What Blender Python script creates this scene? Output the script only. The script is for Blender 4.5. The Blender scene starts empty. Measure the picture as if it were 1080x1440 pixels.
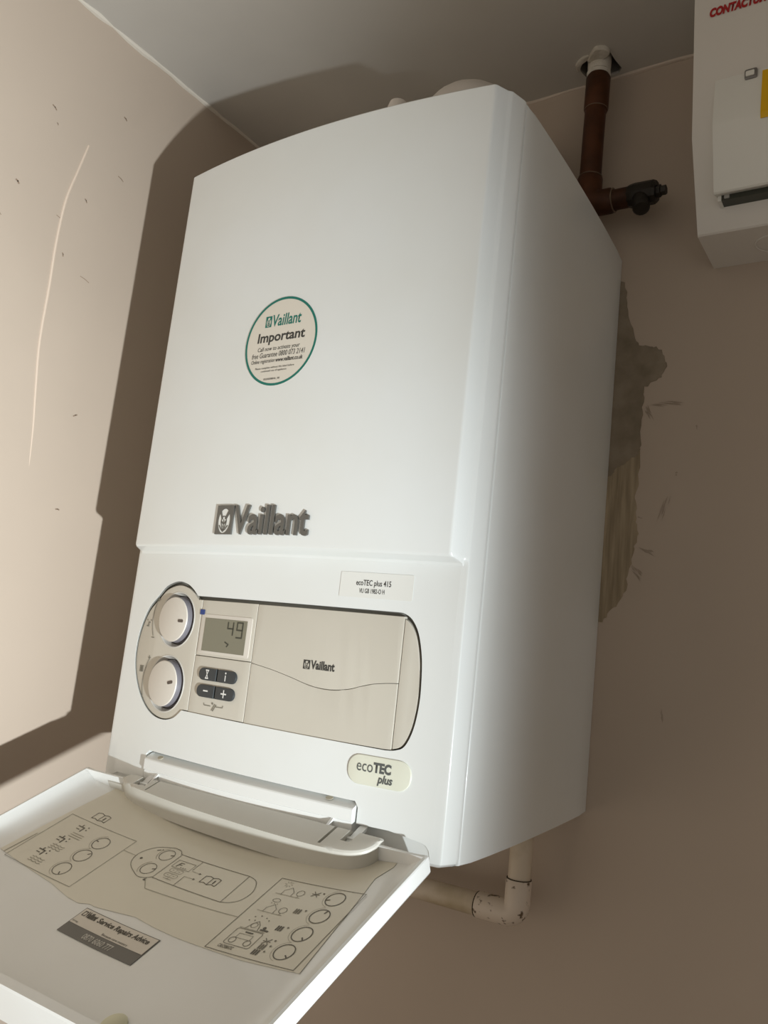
import bpy, bmesh, math, random
from mathutils import Vector, Matrix
random.seed(7)
S = bpy.context.scene
COL = S.collection

# ------------------------------------------------------------------ camera, world, light, exposure
cam_d = bpy.data.cameras.new('camera')
cam = bpy.data.objects.new('camera', cam_d); COL.objects.link(cam)
S.camera = cam
RIGHT = Vector((0.8338, 0.5413, 0.1087)); DOWN = Vector((-0.0003, 0.1972, -0.9804)); FWD = Vector((-0.5521, 0.8174, 0.1646))
FWD.normalize(); RIGHT = (RIGHT - FWD * RIGHT.dot(FWD)).normalized(); UP = RIGHT.cross(FWD)
m = Matrix((RIGHT, UP, -FWD)).transposed().to_4x4(); m.translation = Vector((0.78, -0.9837, 0.1715))
cam.matrix_world = m
cam_d.sensor_fit = 'VERTICAL'; cam_d.sensor_height = 36.0; cam_d.lens = 36.0 * 1181.9 / 1440.0
cam_d.clip_start = 0.02

w = bpy.data.worlds.new('room_ambient'); S.world = w; w.use_nodes = True
w.node_tree.nodes['Background'].inputs[0].default_value = (1.0, 0.95, 0.87, 1)
w.node_tree.nodes['Background'].inputs[1].default_value = 0.40

torch_d = bpy.data.lights.new('torch', 'SPOT')
torch_d.energy = 228; torch_d.color = (0.90, 0.97, 1.0); torch_d.shadow_soft_size = 0.015
torch_d.spot_size = math.radians(80); torch_d.spot_blend = 1.0
torch = bpy.data.objects.new('torch', torch_d); COL.objects.link(torch)
TORCH = Vector((1.62, -1.0, -0.232)); AIM = Vector((-0.16, -1.03, 0.12))
torch.location = TORCH
torch.rotation_euler = (AIM - TORCH).to_track_quat('-Z', 'Y').to_euler()

S.view_settings.view_transform = 'Standard'; S.view_settings.look = 'None'
S.view_settings.exposure = 0.0; S.view_settings.gamma = 1.0; S.view_settings.use_curve_mapping = False

# ------------------------------------------------------------------ measured sizes (metres)
W, H = 0.44, 0.72
XF, YF = 0.01537, -0.34737          # edge of the raised upper face
X1, Y1 = 0.00606, -0.33117          # lip of the front cover
YG = -0.3103                        # gap between cover and casing
BOW = 0.01754
ZS = 0.2605                         # step between raised upper face and lower face
XL, ZC = -0.1613, 0.9691            # left wall, ceiling
def low_y(x): return Y1 - BOW * (1 - ((x - .22) / (.22 - X1)) ** 2)
def up_y(x): return YF - BOW * (1 - ((x - .22) / (.22 - XF)) ** 2)
def M_low(x, z, o=0): return (x, low_y(x) - o, z)
def M_up(x, z, o=0): return (x, up_y(x) - o, z)
TH = 0.4069; FO = Vector((0, -0.3557, 0.015)); FE = Vector((0, -math.cos(TH), -math.sin(TH))); FN = Vector((0, -math.sin(TH), math.cos(TH)))
def FP(x, t, h): return FO + Vector((x, 0, 0)) + FE * t + FN * h
def floor_h(x): return -.007 - .016 * (1 - ((x - .22) / .21) ** 2)
def M_flap(x, t, o=0): return FP(x, t, floor_h(x) + o)

# ------------------------------------------------------------------ materials
MATS = {}
def mat(name, col, rough=.5, metal=0, var=None, scale=8, bump=0, bscale=60, coat=0, spec=None, detail=4, stretch=None, ramp=(.35, .7)):
    if name in MATS: return MATS[name]
    mt = bpy.data.materials.new(name); mt.use_nodes = True; nt = mt.node_tree
    p = nt.nodes['Principled BSDF']
    p.inputs['Base Color'].default_value = (*col, 1); p.inputs['Roughness'].default_value = rough
    p.inputs['Metallic'].default_value = metal; p.inputs['Coat Weight'].default_value = coat; p.inputs['Coat Roughness'].default_value = .08
    if spec is not None: p.inputs['Specular IOR Level'].default_value = spec
    tc = nt.nodes.new('ShaderNodeTexCoord'); src = tc.outputs['Object']
    if stretch:
        mp = nt.nodes.new('ShaderNodeMapping'); mp.inputs['Scale'].default_value = stretch
        nt.links.new(src, mp.inputs['Vector']); src = mp.outputs['Vector']
    if var:
        n = nt.nodes.new('ShaderNodeTexNoise'); n.inputs['Scale'].default_value = scale; n.inputs['Detail'].default_value = detail
        nt.links.new(src, n.inputs['Vector'])
        r = nt.nodes.new('ShaderNodeValToRGB'); r.color_ramp.elements[0].position = ramp[0]; r.color_ramp.elements[1].position = ramp[1]
        r.color_ramp.elements[0].color = (*col, 1); r.color_ramp.elements[1].color = (*var, 1)
        nt.links.new(n.outputs['Fac'], r.inputs['Fac']); nt.links.new(r.outputs['Color'], p.inputs['Base Color'])
    if bump:
        n2 = nt.nodes.new('ShaderNodeTexNoise'); n2.inputs['Scale'].default_value = bscale; n2.inputs['Detail'].default_value = 5
        nt.links.new(src, n2.inputs['Vector'])
        b = nt.nodes.new('ShaderNodeBump'); b.inputs['Strength'].default_value = bump; b.inputs['Distance'].default_value = .002
        nt.links.new(n2.outputs['Fac'], b.inputs['Height']); nt.links.new(b.outputs['Normal'], p.inputs['Normal'])
    MATS[name] = mt
    return mt
wall_paint = mat('wall_paint', (.52, .425, .34), .75, var=(.485, .395, .315), scale=3, bump=.12, bscale=18)
ceiling_paint = mat('ceiling_paint', (.60, .57, .52), .8, var=(.55, .52, .47), scale=4, bump=.15, bscale=25)
floor_mat = mat('floor_boards', (.22, .15, .10), .6, var=(.16, .11, .07), scale=5)
enamel = mat('white_enamel', (.80, .82, .81), .28, var=(.77, .78, .75), scale=6, coat=.25)
enamel_flap = mat('white_flap_enamel', (.80, .81, .79), .22, var=(.76, .76, .73), scale=7, coat=.3)
panel_beige = mat('panel_beige_plastic', (.60, .56, .48), .5, var=(.57, .53, .45), scale=9)
knob_beige = mat('knob_beige_plastic', (.66, .61, .54), .4)
knob_ring = mat('knob_ring_plastic', (.60, .58, .53), .18, coat=.5)
knob_side = mat('knob_side_grey', (.19, .18, .20), .35)
recess_grey = mat('panel_recess_grey', (.22, .215, .19), .6)  # even grey lining the panel opening
dark = mat('shade_black', (.02, .018, .015), .9)  # near-black standing in for shade in narrow gaps and the ceiling hole
lcd_mat = mat('lcd_glass', (.20, .19, .135), .12, coat=.3)
lcd_ink = mat('lcd_ink', (.045, .045, .03), .5)
btn_mat = mat('button_rubber', (.035, .04, .043), .45)
ink = mat('black_ink', (.045, .043, .038), .6)
ink_soft = mat('grey_ink', (.20, .185, .145), .6)
ink_pale = mat('pale_grey_ink', (.36, .335, .265), .6)
white_ink = mat('white_ink', (.78, .77, .74), .6)
teal = mat('teal_ink', (.0, .17, .13), .5)
sticker_cream = mat('sticker_cream', (.74, .69, .60), .45)
label_white = mat('label_film', (.78, .78, .74), .3, coat=.2)
badge_cream = mat('badge_cream', (.74, .74, .62), .3, coat=.3)
badge_grey = mat('badge_grey_plastic', (.115, .11, .098), .25, coat=.3, metal=.2)
hinge_grey = mat('hinge_grey_plastic', (.62, .60, .54), .38, var=(.58, .56, .50), scale=12)
hinge_white = mat('hinge_white_plastic', (.82, .83, .81), .25, coat=.2)
sheet_mat = mat('instruction_film', (.72, .685, .575), .32, var=(.68, .645, .54), scale=10, coat=.15)
clear_arm = mat('arm_plastic', (.72, .72, .70), .2, coat=.4)
copper = mat('aged_copper', (.115, .040, .016), .5, metal=.5, var=(.05, .02, .009), scale=30)
solder = mat('solder_grey', (.22, .16, .11), .5, metal=.3)
valve_mat = mat('valve_dark_brass', (.035, .03, .024), .45, metal=.6)
drain_mat = mat('drain_cream_plastic', (.62, .52, .40), .45, var=(.42, .33, .20), scale=22, ramp=(.5, .78))
drain_fit = mat('drain_fitting_plastic', (.66, .56, .46), .42, var=(.12, .075, .04), scale=140, ramp=(.60, .68))
plaster_white = mat('crumbled_plaster', (.72, .68, .60), .9, var=(.55, .50, .42), scale=40, bump=.8, bscale=120)
cement = mat('exposed_cement', (.30, .245, .18), .9, var=(.19, .15, .10), scale=35, bump=.6, bscale=90)
scraped = mat('scraped_plaster', (.27, .21, .135), .9, var=(.44, .35, .235), scale=60, bump=.5, bscale=90, stretch=(3, 1, .2))
scuff_mat = mat('scuff', (.28, .20, .14), .9)
fuse_white = mat('fuse_box_plastic', (.76, .72, .66), .4)
fuse_door = mat('fuse_door_plastic', (.82, .81, .75), .35)
yellow = mat('yellow_label', (.80, .46, .0), .5)
red_ink = mat('red_ink', (.42, .012, .012), .5)
steel = mat('latch_steel', (.30, .29, .28), .3, metal=.8)
flue_mat = mat('flue_white_plastic', (.74, .68, .62), .5)
blue = mat('blue_ink', (.02, .05, .22), .5)
foam = mat('bumper_foam', (.72, .70, .52), .7)

# ------------------------------------------------------------------ helpers
def link(me, name, mt=None, parent=None, smooth=30):
    o = bpy.data.objects.new(name, me); COL.objects.link(o)
    if mt is not None:
        for q in (mt if isinstance(mt, (list, tuple)) else [mt]): me.materials.append(q)
    if parent is not None: o.parent = parent; o.matrix_parent_inverse = parent.get('_inv') and Matrix.Translation(-Vector(parent['_inv'])) or Matrix()
    if smooth:
        for p in me.polygons: p.use_smooth = True
        me.set_sharp_from_angle(angle=math.radians(smooth))
    return o
def from_bm(bm, name, mt=None, parent=None, smooth=30, recalc=True):
    if recalc: bmesh.ops.recalc_face_normals(bm, faces=bm.faces[:])
    me = bpy.data.meshes.new(name); bm.to_mesh(me); bm.free()
    return link(me, name, mt, parent, smooth)
def mesh(name, vs, fs, mt=None, parent=None, smooth=30):
    bm = bmesh.new(); vv = [bm.verts.new(v) for v in vs]
    for f in fs:
        try: bm.faces.new([vv[i] for i in f])
        except ValueError: pass
    return from_bm(bm, name, mt, parent, smooth)
def thing(name, label, cat, loc):
    o = bpy.data.objects.new(name, None); COL.objects.link(o); o.location = loc; o.empty_display_size = .05
    o['label'] = label; o['category'] = cat; o['_inv'] = list(loc)
    return o
def tag(o, label, cat): o['label'] = label; o['category'] = cat; return o
def struct(o): o['kind'] = 'structure'; return o
def sub(o, label): o['label'] = label; return o
def boxv(x0, x1, y0, y1, z0, z1):
    vs = [(x, y, z) for x in (x0, x1) for y in (y0, y1) for z in (z0, z1)]
    return vs, [(0, 1, 3, 2), (4, 6, 7, 5), (0, 4, 5, 1), (2, 3, 7, 6), (0, 2, 6, 4), (1, 5, 7, 3)]
def box(name, x0, x1, y0, y1, z0, z1, mt, parent=None, bev=0):
    vs, fs = boxv(x0, x1, y0, y1, z0, z1)
    bm = bmesh.new(); vv = [bm.verts.new(v) for v in vs]
    for f in fs: bm.faces.new([vv[i] for i in f])
    if bev: bmesh.ops.bevel(bm, geom=bm.edges[:], offset=bev, segments=3, profile=.5, affect='EDGES')
    return from_bm(bm, name, mt, parent)
def spline(pts, n=6, closed=False):
    out = []; N = len(pts)
    for i in range(N if closed else N - 1):
        if closed: a, b, c, d = (pts[(i - 1) % N], pts[i], pts[(i + 1) % N], pts[(i + 2) % N])
        else: a, b, c, d = pts[max(i - 1, 0)], pts[i], pts[i + 1], pts[min(i + 2, N - 1)]
        for k in range(n):
            t = k / n
            out.append(tuple(.5 * ((2 * b[j]) + (-a[j] + c[j]) * t + (2 * a[j] - 5 * b[j] + 4 * c[j] - d[j]) * t * t + (-a[j] + 3 * b[j] - 3 * c[j] + d[j]) * t ** 3) for j in range(len(b))))
    if not closed: out.append(tuple(pts[-1]))
    return out
def slice_x(bm, step):
    xs = [v.co.x for v in bm.verts]
    x = min(xs) + step
    while x < max(xs) - step * .3:
        bmesh.ops.bisect_plane(bm, geom=bm.verts[:] + bm.edges[:] + bm.faces[:], plane_co=(x, 0, 0), plane_no=(1, 0, 0)); x += step
def decal(name, polys, mf, off, mt, parent, step=.012, thick=0, smooth=0, bev=0):
    """2D polygons laid on a surface; thick > 0 makes a slab standing that much further out"""
    bm = bmesh.new()
    for P in polys:
        vv = [bm.verts.new((p[0], p[1], 0)) for p in P]
        try: bm.faces.new(vv)
        except ValueError: pass
    for f in bm.faces:
        f.normal_update()
        if f.normal.z < 0: f.normal_flip()
    if thick:
        r = bmesh.ops.extrude_face_region(bm, geom=bm.faces[:])
        top = [e for e in r['geom'] if isinstance(e, bmesh.types.BMFace)]
        tv = {v for f in top for v in f.verts}
        for v in tv: v.co.z = thick
        if bev:
            te = [e for e in bm.edges if all(v in tv for v in e.verts) and any(len({v for v in f.verts} - tv) for f in e.link_faces)]
            bmesh.ops.bevel(bm, geom=te, offset=bev, segments=3, profile=.5, affect='EDGES')
        bmesh.ops.recalc_face_normals(bm, faces=bm.faces[:])
    big = [f for f in bm.faces if len(f.verts) > 4]
    if step:
        slice_x(bm, step)
        big = [f for f in bm.faces if len(f.verts) > 4]
        if big: bmesh.ops.triangulate(bm, faces=big)
    for v in bm.verts: v.co = Vector(mf(v.co.x, v.co.y, off + v.co.z))
    return from_bm(bm, name, mt, parent, smooth or (30 if thick else 0), recalc=bool(thick))
def stroke(pts, wd, closed=False, sub_len=.01):
    out = []; P = list(pts) + ([pts[0]] if closed else [])
    Q = [P[0]]
    for a, b in zip(P, P[1:]):
        L = math.dist(a, b); n = max(1, int(L / sub_len))
        for k in range(1, n + 1): Q.append((a[0] + (b[0] - a[0]) * k / n, a[1] + (b[1] - a[1]) * k / n))
    for a, b in zip(Q, Q[1:]):
        dx, dy = b[0] - a[0], b[1] - a[1]; L = math.hypot(dx, dy) or 1
        nx, ny = -dy / L * wd / 2, dx / L * wd / 2; ex, ey = dx / L * wd * .3, dy / L * wd * .3
        out.append([(a[0] + nx - ex, a[1] + ny - ey), (a[0] - nx - ex, a[1] - ny - ey), (b[0] - nx + ex, b[1] - ny + ey), (b[0] + nx + ex, b[1] + ny + ey)])
    return out
def circ(cx, cy, r, n=28, ry=None, a0=0, a1=2 * math.pi):
    ry = ry or r
    return [(cx + r * math.cos(a0 + (a1 - a0) * k / n), cy + ry * math.sin(a0 + (a1 - a0) * k / n)) for k in range(n if abs(a1 - a0 - 2 * math.pi) < 1e-6 else n + 1)]
def rect(x0, x1, y0, y1): return [(x0, y0), (x1, y0), (x1, y1), (x0, y1)]
def rrect(x0, x1, y0, y1, r, n=6):
    out = []
    for cx, cy, a in ((x1 - r, y0 + r, -90), (x1 - r, y1 - r, 0), (x0 + r, y1 - r, 90), (x0 + r, y0 + r, 180)):
        out += [(cx + r * math.cos(math.radians(a + 90 * k / n)), cy + r * math.sin(math.radians(a + 90 * k / n))) for k in range(n + 1)]
    return out
def text2d(s, x0, x1, y0, y1, bold=0, shear=0, flip=False, ext=0, cap=None):
    """lettering fitted to a box; returns a bmesh in (x, y, 0..ext)"""
    c = bpy.data.curves.new('lettering', 'FONT'); c.body = s; c.size = 1; c.offset = bold; c.shear = shear; c.resolution_u = 3
    c.extrude = .5 if ext else 0
    o = bpy.data.objects.new('lettering', c); COL.objects.link(o)
    dg = bpy.context.evaluated_depsgraph_get(); me = bpy.data.meshes.new_from_object(o.evaluated_get(dg))
    bpy.data.objects.remove(o); bpy.data.curves.remove(c)
    bm = bmesh.new(); bm.from_mesh(me); bpy.data.meshes.remove(me)
    xs = [v.co.x for v in bm.verts]; ys = [v.co.y for v in bm.verts]
    a, b, cc, d = min(xs), max(xs), min(ys), max(ys)
    if cap: cc, d = cap
    for v in bm.verts:
        u = (v.co.x - a) / (b - a); t = (v.co.y - cc) / (d - cc)
        v.co.x = x0 + u * (x1 - x0); v.co.y = (y1 - t * (y1 - y0)) if flip else (y0 + t * (y1 - y0)); v.co.z = (v.co.z + .5) * ext if ext else 0
    return bm
def lettering(name, items, mf, off, mt, parent, ext=0, extra=(), label=None):
    """items: text specs, extra: polygons; one mesh of flat print"""
    bm = bmesh.new()
    for it in items:
        b = text2d(*it[:5], **(it[5] if len(it) > 5 else {}), ext=ext)
        me = bpy.data.meshes.new('tmp'); b.to_mesh(me); b.free(); bm.from_mesh(me); bpy.data.meshes.remove(me)
    for P in extra:
        try: bm.faces.new([bm.verts.new((p[0], p[1], 0)) for p in P])
        except ValueError: pass
    big = [f for f in bm.faces if len(f.verts) > 4]
    if big: bmesh.ops.triangulate(bm, faces=big)
    for v in bm.verts: v.co = Vector(mf(v.co.x, v.co.y, off + v.co.z))
    o = from_bm(bm, name, mt, parent, 30 if ext else 0, recalc=bool(ext))
    if label: o['label'] = label
    if name in ('instruction_print', 'instruction_lines', 'instruction_fine_lines', 'panel_symbols', 'button_symbols'): o['kind'] = 'stuff'
    return o
def tube(name, pts, rad, mt, parent=None, seg=20, caps=True, smooth=40):
    pts = [Vector(p) for p in pts]; rs = rad if isinstance(rad, (list, tuple)) else [rad] * len(pts)
    vs, fs = [], []; prev = None
    for i, p in enumerate(pts):
        d = ((pts[i + 1] if i + 1 < len(pts) else p) - (pts[i - 1] if i else p)).normalized()
        if prev is None: n = d.orthogonal().normalized()
        else: n = (prev - d * prev.dot(d)).normalized()
        prev = n; b = d.cross(n)
        for k in range(seg):
            a = 2 * math.pi * k / seg; vs.append(p + (n * math.cos(a) + b * math.sin(a)) * rs[i])
    for i in range(len(pts) - 1):
        for k in range(seg): fs.append((i * seg + k, i * seg + (k + 1) % seg, (i + 1) * seg + (k + 1) % seg, (i + 1) * seg + k))
    if caps: fs += [tuple(range(seg)), tuple((len(pts) - 1) * seg + k for k in range(seg))]
    return mesh(name, vs, fs, mt, parent, smooth)
def lathe(name, prof, origin, axis, mt, parent=None, seg=40, mats=None, smooth=35):
    """prof: list of (r, along axis[, material index])"""
    ax = Vector(axis).normalized(); n = ax.orthogonal().normalized(); b = ax.cross(n); O = Vector(origin)
    bm = bmesh.new(); rows = []
    for pr in prof:
        r, hh = pr[0], pr[1]
        rows.append([bm.verts.new(O + ax * hh)] if r < 1e-7 else [bm.verts.new(O + ax * hh + (n * math.cos(2 * math.pi * k / seg) + b * math.sin(2 * math.pi * k / seg)) * r) for k in range(seg)])
    for i, (a, c) in enumerate(zip(rows, rows[1:])):
        mi = prof[i + 1][2] if len(prof[i + 1]) > 2 else 0
        for k in range(seg):
            q = []
            for v in ([a[k % len(a)], a[(k + 1) % len(a)], c[(k + 1) % len(c)], c[k % len(c)]]):
                if v not in q: q.append(v)
            if len(q) > 2: bm.faces.new(q).material_index = mi
    return from_bm(bm, name, mats or mt, parent, smooth)
def boolean(o, cutters):
    for c in cutters:
        md = o.modifiers.new('cut', 'BOOLEAN'); md.operation = 'DIFFERENCE'; md.solver = 'EXACT'; md.object = c
    dg = bpy.context.evaluated_depsgraph_get(); dg.update()
    me = bpy.data.meshes.new_from_object(o.evaluated_get(dg))
    o.modifiers.clear(); old = o.data; o.data = me; me.name = old.name
    for c in cutters: bpy.data.objects.remove(c)
    for p in me.polygons: p.use_smooth = True
    me.set_sharp_from_angle(angle=math.radians(28))
def prism_y(P, y0, y1):
    n = len(P); vs = [(p[0], y0, p[1]) for p in P] + [(p[0], y1, p[1]) for p in P]
    fs = [tuple(range(n)), tuple(range(n, 2 * n))] + [(i, (i + 1) % n, n + (i + 1) % n, n + i) for i in range(n)]
    return mesh('cutter', vs, fs, None, None, 0)

# ------------------------------------------------------------------ the setting
def slab(name, x0, x1, y0, y1, z0, z1, mt):
    return struct(box(name, x0, x1, y0, y1, z0, z1, mt))
FLOOR = ZC - 2.4
wall_back = slab('wall_back', XL - .1, 2.6, 0, .1, FLOOR, ZC, wall_paint)
wall_left = slab('wall_left', XL - .1, XL, -2.6, 0, FLOOR, ZC, wall_paint)
added_shade_pier = slab('added_shade_pier', 1.48, 1.60, -.913, -.58, FLOOR, ZC, wall_paint)  # unseen pier, added to keep the torch off the boiler side and back wall
floor = slab('floor', XL - .1, 2.6, -2.6, .1, FLOOR - .1, FLOOR, floor_mat)
ceiling = slab('ceiling', XL - .1, 2.6, -2.6, .1, ZC, ZC + .12, ceiling_paint)
# broken hole in the ceiling round the copper pipe
hole = [(.3755, -.0310), (.3790, -.0440), (.3900, -.0510), (.4060, -.0535), (.4175, -.0560), (.4225, -.0480), (.4235, -.0330), (.4265, -.0150), (.4200, -.0070), (.3990, -.0060), (.3800, -.0090)]
hv = [(p[0], p[1], ZC - .02) for p in hole] + [(p[0], p[1], ZC + .06) for p in hole]; n = len(hole)
cut = mesh('cutter', hv, [tuple(range(n)), tuple(range(n, 2 * n))] + [(i, (i + 1) % n, n + (i + 1) % n, n + i) for i in range(n)], None, None, 0)
boolean(ceiling, [cut])
hv = [(p[0], p[1], ZC + .004) for p in hole] + [(p[0], p[1], ZC + .0595) for p in hole]
hl = mesh('hole_shade', hv, [tuple(range(n, 2 * n))] + [(i, (i + 1) % n, n + (i + 1) % n, n + i) for i in range(n)], dark, ceiling, 0)  # black sheet inside the hole, its darkness put into the colour
for j, (P, th) in enumerate((([(.3925, -.0510), (.4000, -.0600), (.4090, -.0680), (.4190, -.0650), (.4240, -.0560), (.4200, -.0500), (.4120, -.0470), (.4050, -.0460), (.3990, -.0480)], .006),
                             ([(.3730, -.0350), (.3750, -.0480), (.3880, -.0570), (.3960, -.0570), (.3930, -.0505), (.3830, -.0450), (.3775, -.0370)], .003))):
    decal('plaster_flake', [spline(P, 3, True)], lambda x, y, o: (x, y, ZC - o), -.001, plaster_white, ceiling, step=0, thick=th + .001, bev=.0015)
# caulk beads in the corners
def bead(name, a, b, r, mt, n=90, jit=.0012):
    pts = [tuple(a[k] + (b[k] - a[k]) * i / n + (random.uniform(-jit, jit) if k != (1 if a[0] == b[0] else 0) else 0) for k in range(3)) for i in range(n + 1)]
    return struct(tube(name, pts, [r * random.uniform(.6, 1.35) for _ in pts], mt, seg=8))
bead('trim_1', (XL, -2.4, ZC), (XL, -.005, ZC), .0042, mat('caulk_cream', (.70, .64, .55), .6))
bead('trim_2', (XL, 0, ZC), (2.4, 0, ZC), .0032, mat('caulk_wall', (.62, .52, .43), .6))
# ridge of filler running down the left wall
rid = spline([(-.3805, .7884), (-.3891, .7473), (-.3985, .70), (-.4010, .6413), (-.3995, .5835), (-.3985, .5074), (-.3917, .4447), (-.386, .400), (-.382, .352), (-.378, .30)], 6)
tube('filler_ridge', [(XL - .0006, y, z) for y, z in rid], [.0004 + .0019 * math.sin(math.pi * min(1, .12 + i / len(rid))) ** .5 for i in range(len(rid))], mat('filler_highlight', (.68, .55, .44), .7), wall_left, seg=8)  # paler than the wall paint: the ridge's highlight is put into its colour
# scrapes on the plaster, exposed cement beside the boiler
def M_wall(x, z, o=0): return (x, -o, z)
def M_left(y, z, o=0): return (XL + o, y, z)
def jag(P, amt=.0016, n=4):
    out = []
    for i, a in enumerate(P):
        b = P[(i + 1) % len(P)]
        for k in range(n):
            t = k / n; j = amt if k else amt * .4
            out.append((a[0] + (b[0] - a[0]) * t + random.uniform(-j, j), a[1] + (b[1] - a[1]) * t + random.uniform(-j, j)))
    return out
decal('exposed_plaster', [jag([(.42, .672), (.4445, .668), (.4500, .640), (.4540, .616), (.4620, .590), (.4680, .581), (.4797, .578), (.4900, .576), (.5003, .5637), (.5035, .5497), (.4974, .5367), (.4850, .531), (.4770, .524), (.4777, .5067), (.4764, .4843), (.478, .452), (.476, .441), (.466, .436), (.458, .428), (.449, .424), (.444, .415), (.42, .412)])], M_wall, -.0005, cement, wall_back, step=0, thick=.0015)
decal('exposed_plaster', [jag([(.42, .4455), (.4765, .4455), (.4778, .405), (.4744, .3869), (.4775, .362), (.4812, .3436), (.4770, .325), (.4728, .3008), (.4701, .2753), (.4610, .2579), (.4520, .250), (.4450, .236), (.42, .236)])], M_wall, -.0005, scraped, wall_back, step=0, thick=.0011)
scrape_brown = mat('scrape_brown', (.42, .335, .265), .9, var=(.32, .25, .185), scale=60)
for a, b, wd, k in (((.486, .506), (.536, .4975), .010, 9), ((.481, .502), (.494, .482), .010, 8), ((.5145, .394), (.5025, .351), .007, 8), ((.482, .327), (.506, .3155), .008, 6), ((.473, .306), (.492, .287), .009, 7), ((.541, .4735), (.5425, .4665), .003, 3), ((.478, .364), (.489, .362), .003, 3), ((.520, .417), (.523, .413), .004, 3), ((.520, .150), (.522, .120), .004, 3)):
    d_ = Vector((b[0] - a[0], b[1] - a[1])); n_ = Vector((-d_.y, d_.x)).normalized(); ST = []
    for q_ in range(k):
        t0 = random.uniform(0, .45); t1 = min(1, t0 + random.uniform(.25, .6)); o0 = random.uniform(-.5, .5) * wd * (1 - t0 * .6); o1 = o0 + random.uniform(-.15, .15) * wd
        p0 = Vector(a) + d_ * t0 + n_ * o0; p1 = Vector(a) + d_ * t1 + n_ * o1; pm = (p0 + p1) / 2 + n_ * random.uniform(-.0006, .0006)
        h_ = random.uniform(.0004, .0013)
        ST.append([tuple(p0), tuple(pm - n_ * h_), tuple(p1), tuple(pm + n_ * h_)])
    decal('scrape', ST, lambda x, z, o: (x, -.0003 - o - .0002 * ((x * 9137 + z * 7919) % 1), z), 0, scrape_brown, wall_back, step=0)
for a, b, wd in (((-.44, .8095), (-.434, .806), .0016), ((-.43, .7905), (-.428, .7885), .001), ((-.3355, .8590), (-.331, .8565), .0018), ((-.3720, .716), (-.3690, .7125), .0016), ((-.468, .690), (-.464, .687), .0022), ((-.3290, .7735), (-.3200, .7705), .0011), ((-.497, .652), (-.478, .638), .0009), ((-.4075, .6745), (-.3990, .6715), .0009), ((-.39, .6310), (-.3885, .6270), .0014), ((-.3590, .6130), (-.3450, .6100), .0009), ((-.333, .4300), (-.3280, .433), .0016), ((-.3350, .3060), (-.3300, .3060), .0016)):
    decal('scuff', stroke([a, ((a[0] + b[0]) / 2 + .0004, (a[1] + b[1]) / 2 + .0006), b], wd), M_left, .0004, scuff_mat, wall_left, step=0)

# ------------------------------------------------------------------ the boiler
boiler = thing('boiler', 'white wall-hung gas boiler with a control panel and its lower flap hanging open', 'boiler', (.22, -.17, 0))
# casing: side profile with drooping rear corners
prof = []
N = 16
for i in range(N + 1):
    t = i / N; prof.append((YG + .0022 + (0 - YG - .0022) * t, H - .001 - .0205 * t ** 2.2))
for i in range(N + 1):
    t = 1 - i / N; prof.append((YG + .0022 + (0 - YG - .0022) * t, .001 + .0162 * t ** 1.5))
bm = bmesh.new(); f = bm.faces.new([bm.verts.new((0, y, z)) for y, z in prof])
r = bmesh.ops.extrude_face_region(bm, geom=[f])
for v in r['geom']:
    if isinstance(v, bmesh.types.BMVert): v.co.x = W
ed = [e for e in bm.edges if e.calc_face_angle(0) > .9]
bmesh.ops.bevel(bm, geom=ed, offset=.0022, segments=3, profile=.5, affect='EDGES')
sub(from_bm(bm, 'casing', enamel, boiler), 'plain white steel sides of the boiler')
box('gap_shade_block', .004, W - .004, YG - .002, YG + .005, .006, H - .006, dark, boiler)  # shade in the cover gap, built as a near-black block
# front cover: one loft, raised upper face above a stepped lower face
def arc_corner(p, a, b, r, n=5):
    p, a, b = Vector(p), Vector(a), Vector(b); u = (a - p).normalized(); w_ = (b - p).normalized()
    s = p + u * r; e = p + w_ * r
    return [((1 - t) ** 2 * s + 2 * t * (1 - t) * p + t * t * e) for t in [k / (n - 1) for k in range(n)]]
def half(upper):
    A, B, G, Z0 = (W - .0086, -.3338), (W - .0052, -.3308), (W, -.3135), (W, YG)
    if upper: face = [(.22 + (W - XF - .003 - .22) * k / 24, 0) for k in range(25)]; face = [(x, up_y(x)) for x, _ in face]; E_ = (W - XF, YF)
    else: face = [(.22 + (W - .0165 - .22) * k / 24, 0) for k in range(25)]; face = [(x, low_y(x)) for x, _ in face]; E_ = (W - .0125, low_y(W - .0125)); A = (W - .0086, low_y(W - .0086)); B = (W - .0052, -.3308)
    pts = [Vector(p) for p in face]
    pts += arc_corner(E_, face[-1], A, .0022) + arc_corner(A, E_, B, .0012) + arc_corner(B, A, G, .0012) + arc_corner(G, B, Z0, .0012) + [Vector(Z0)]
    return pts
def section(k):
    u, l = half(True), half(False); h_ = [a * k + b * (1 - k) for a, b in zip(u, l)]
    left = [Vector((W - p.x, p.y)) for p in h_[::-1]]
    return left[:-1] + h_
def inset(sec, d):
    c = Vector((.22, -.315)); out = []
    for p in sec: out.append(Vector((p.x + (d if p.x < .22 else -d) * min(1, abs(p.x - .22) / .05), p.y + (d if p.y < YG - .002 else 0))))
    return out
rows = [(0, 0, .006), (.001, 0, .0035), (.0035, 0, .0012), (.008, 0, 0), (.12, 0, 0), (ZS - .0065, 0, 0), (ZS - .0040, .10, 0), (ZS - .0018, .55, 0), (ZS - .0002, .86, 0), (ZS + .0016, .97, 0), (ZS + .004, 1, 0), (.48, 1, 0), (H - .0018, 1, 0), (H - .0006, 1, .0008), (H, 1, .002)]
secs = [inset(section(k), d) if d else section(k) for z, k, d in rows]; n = len(secs[0])
vs = [(p.x, p.y, rows[i][0]) for i, s in enumerate(secs) for p in s]; fs = []
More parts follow.
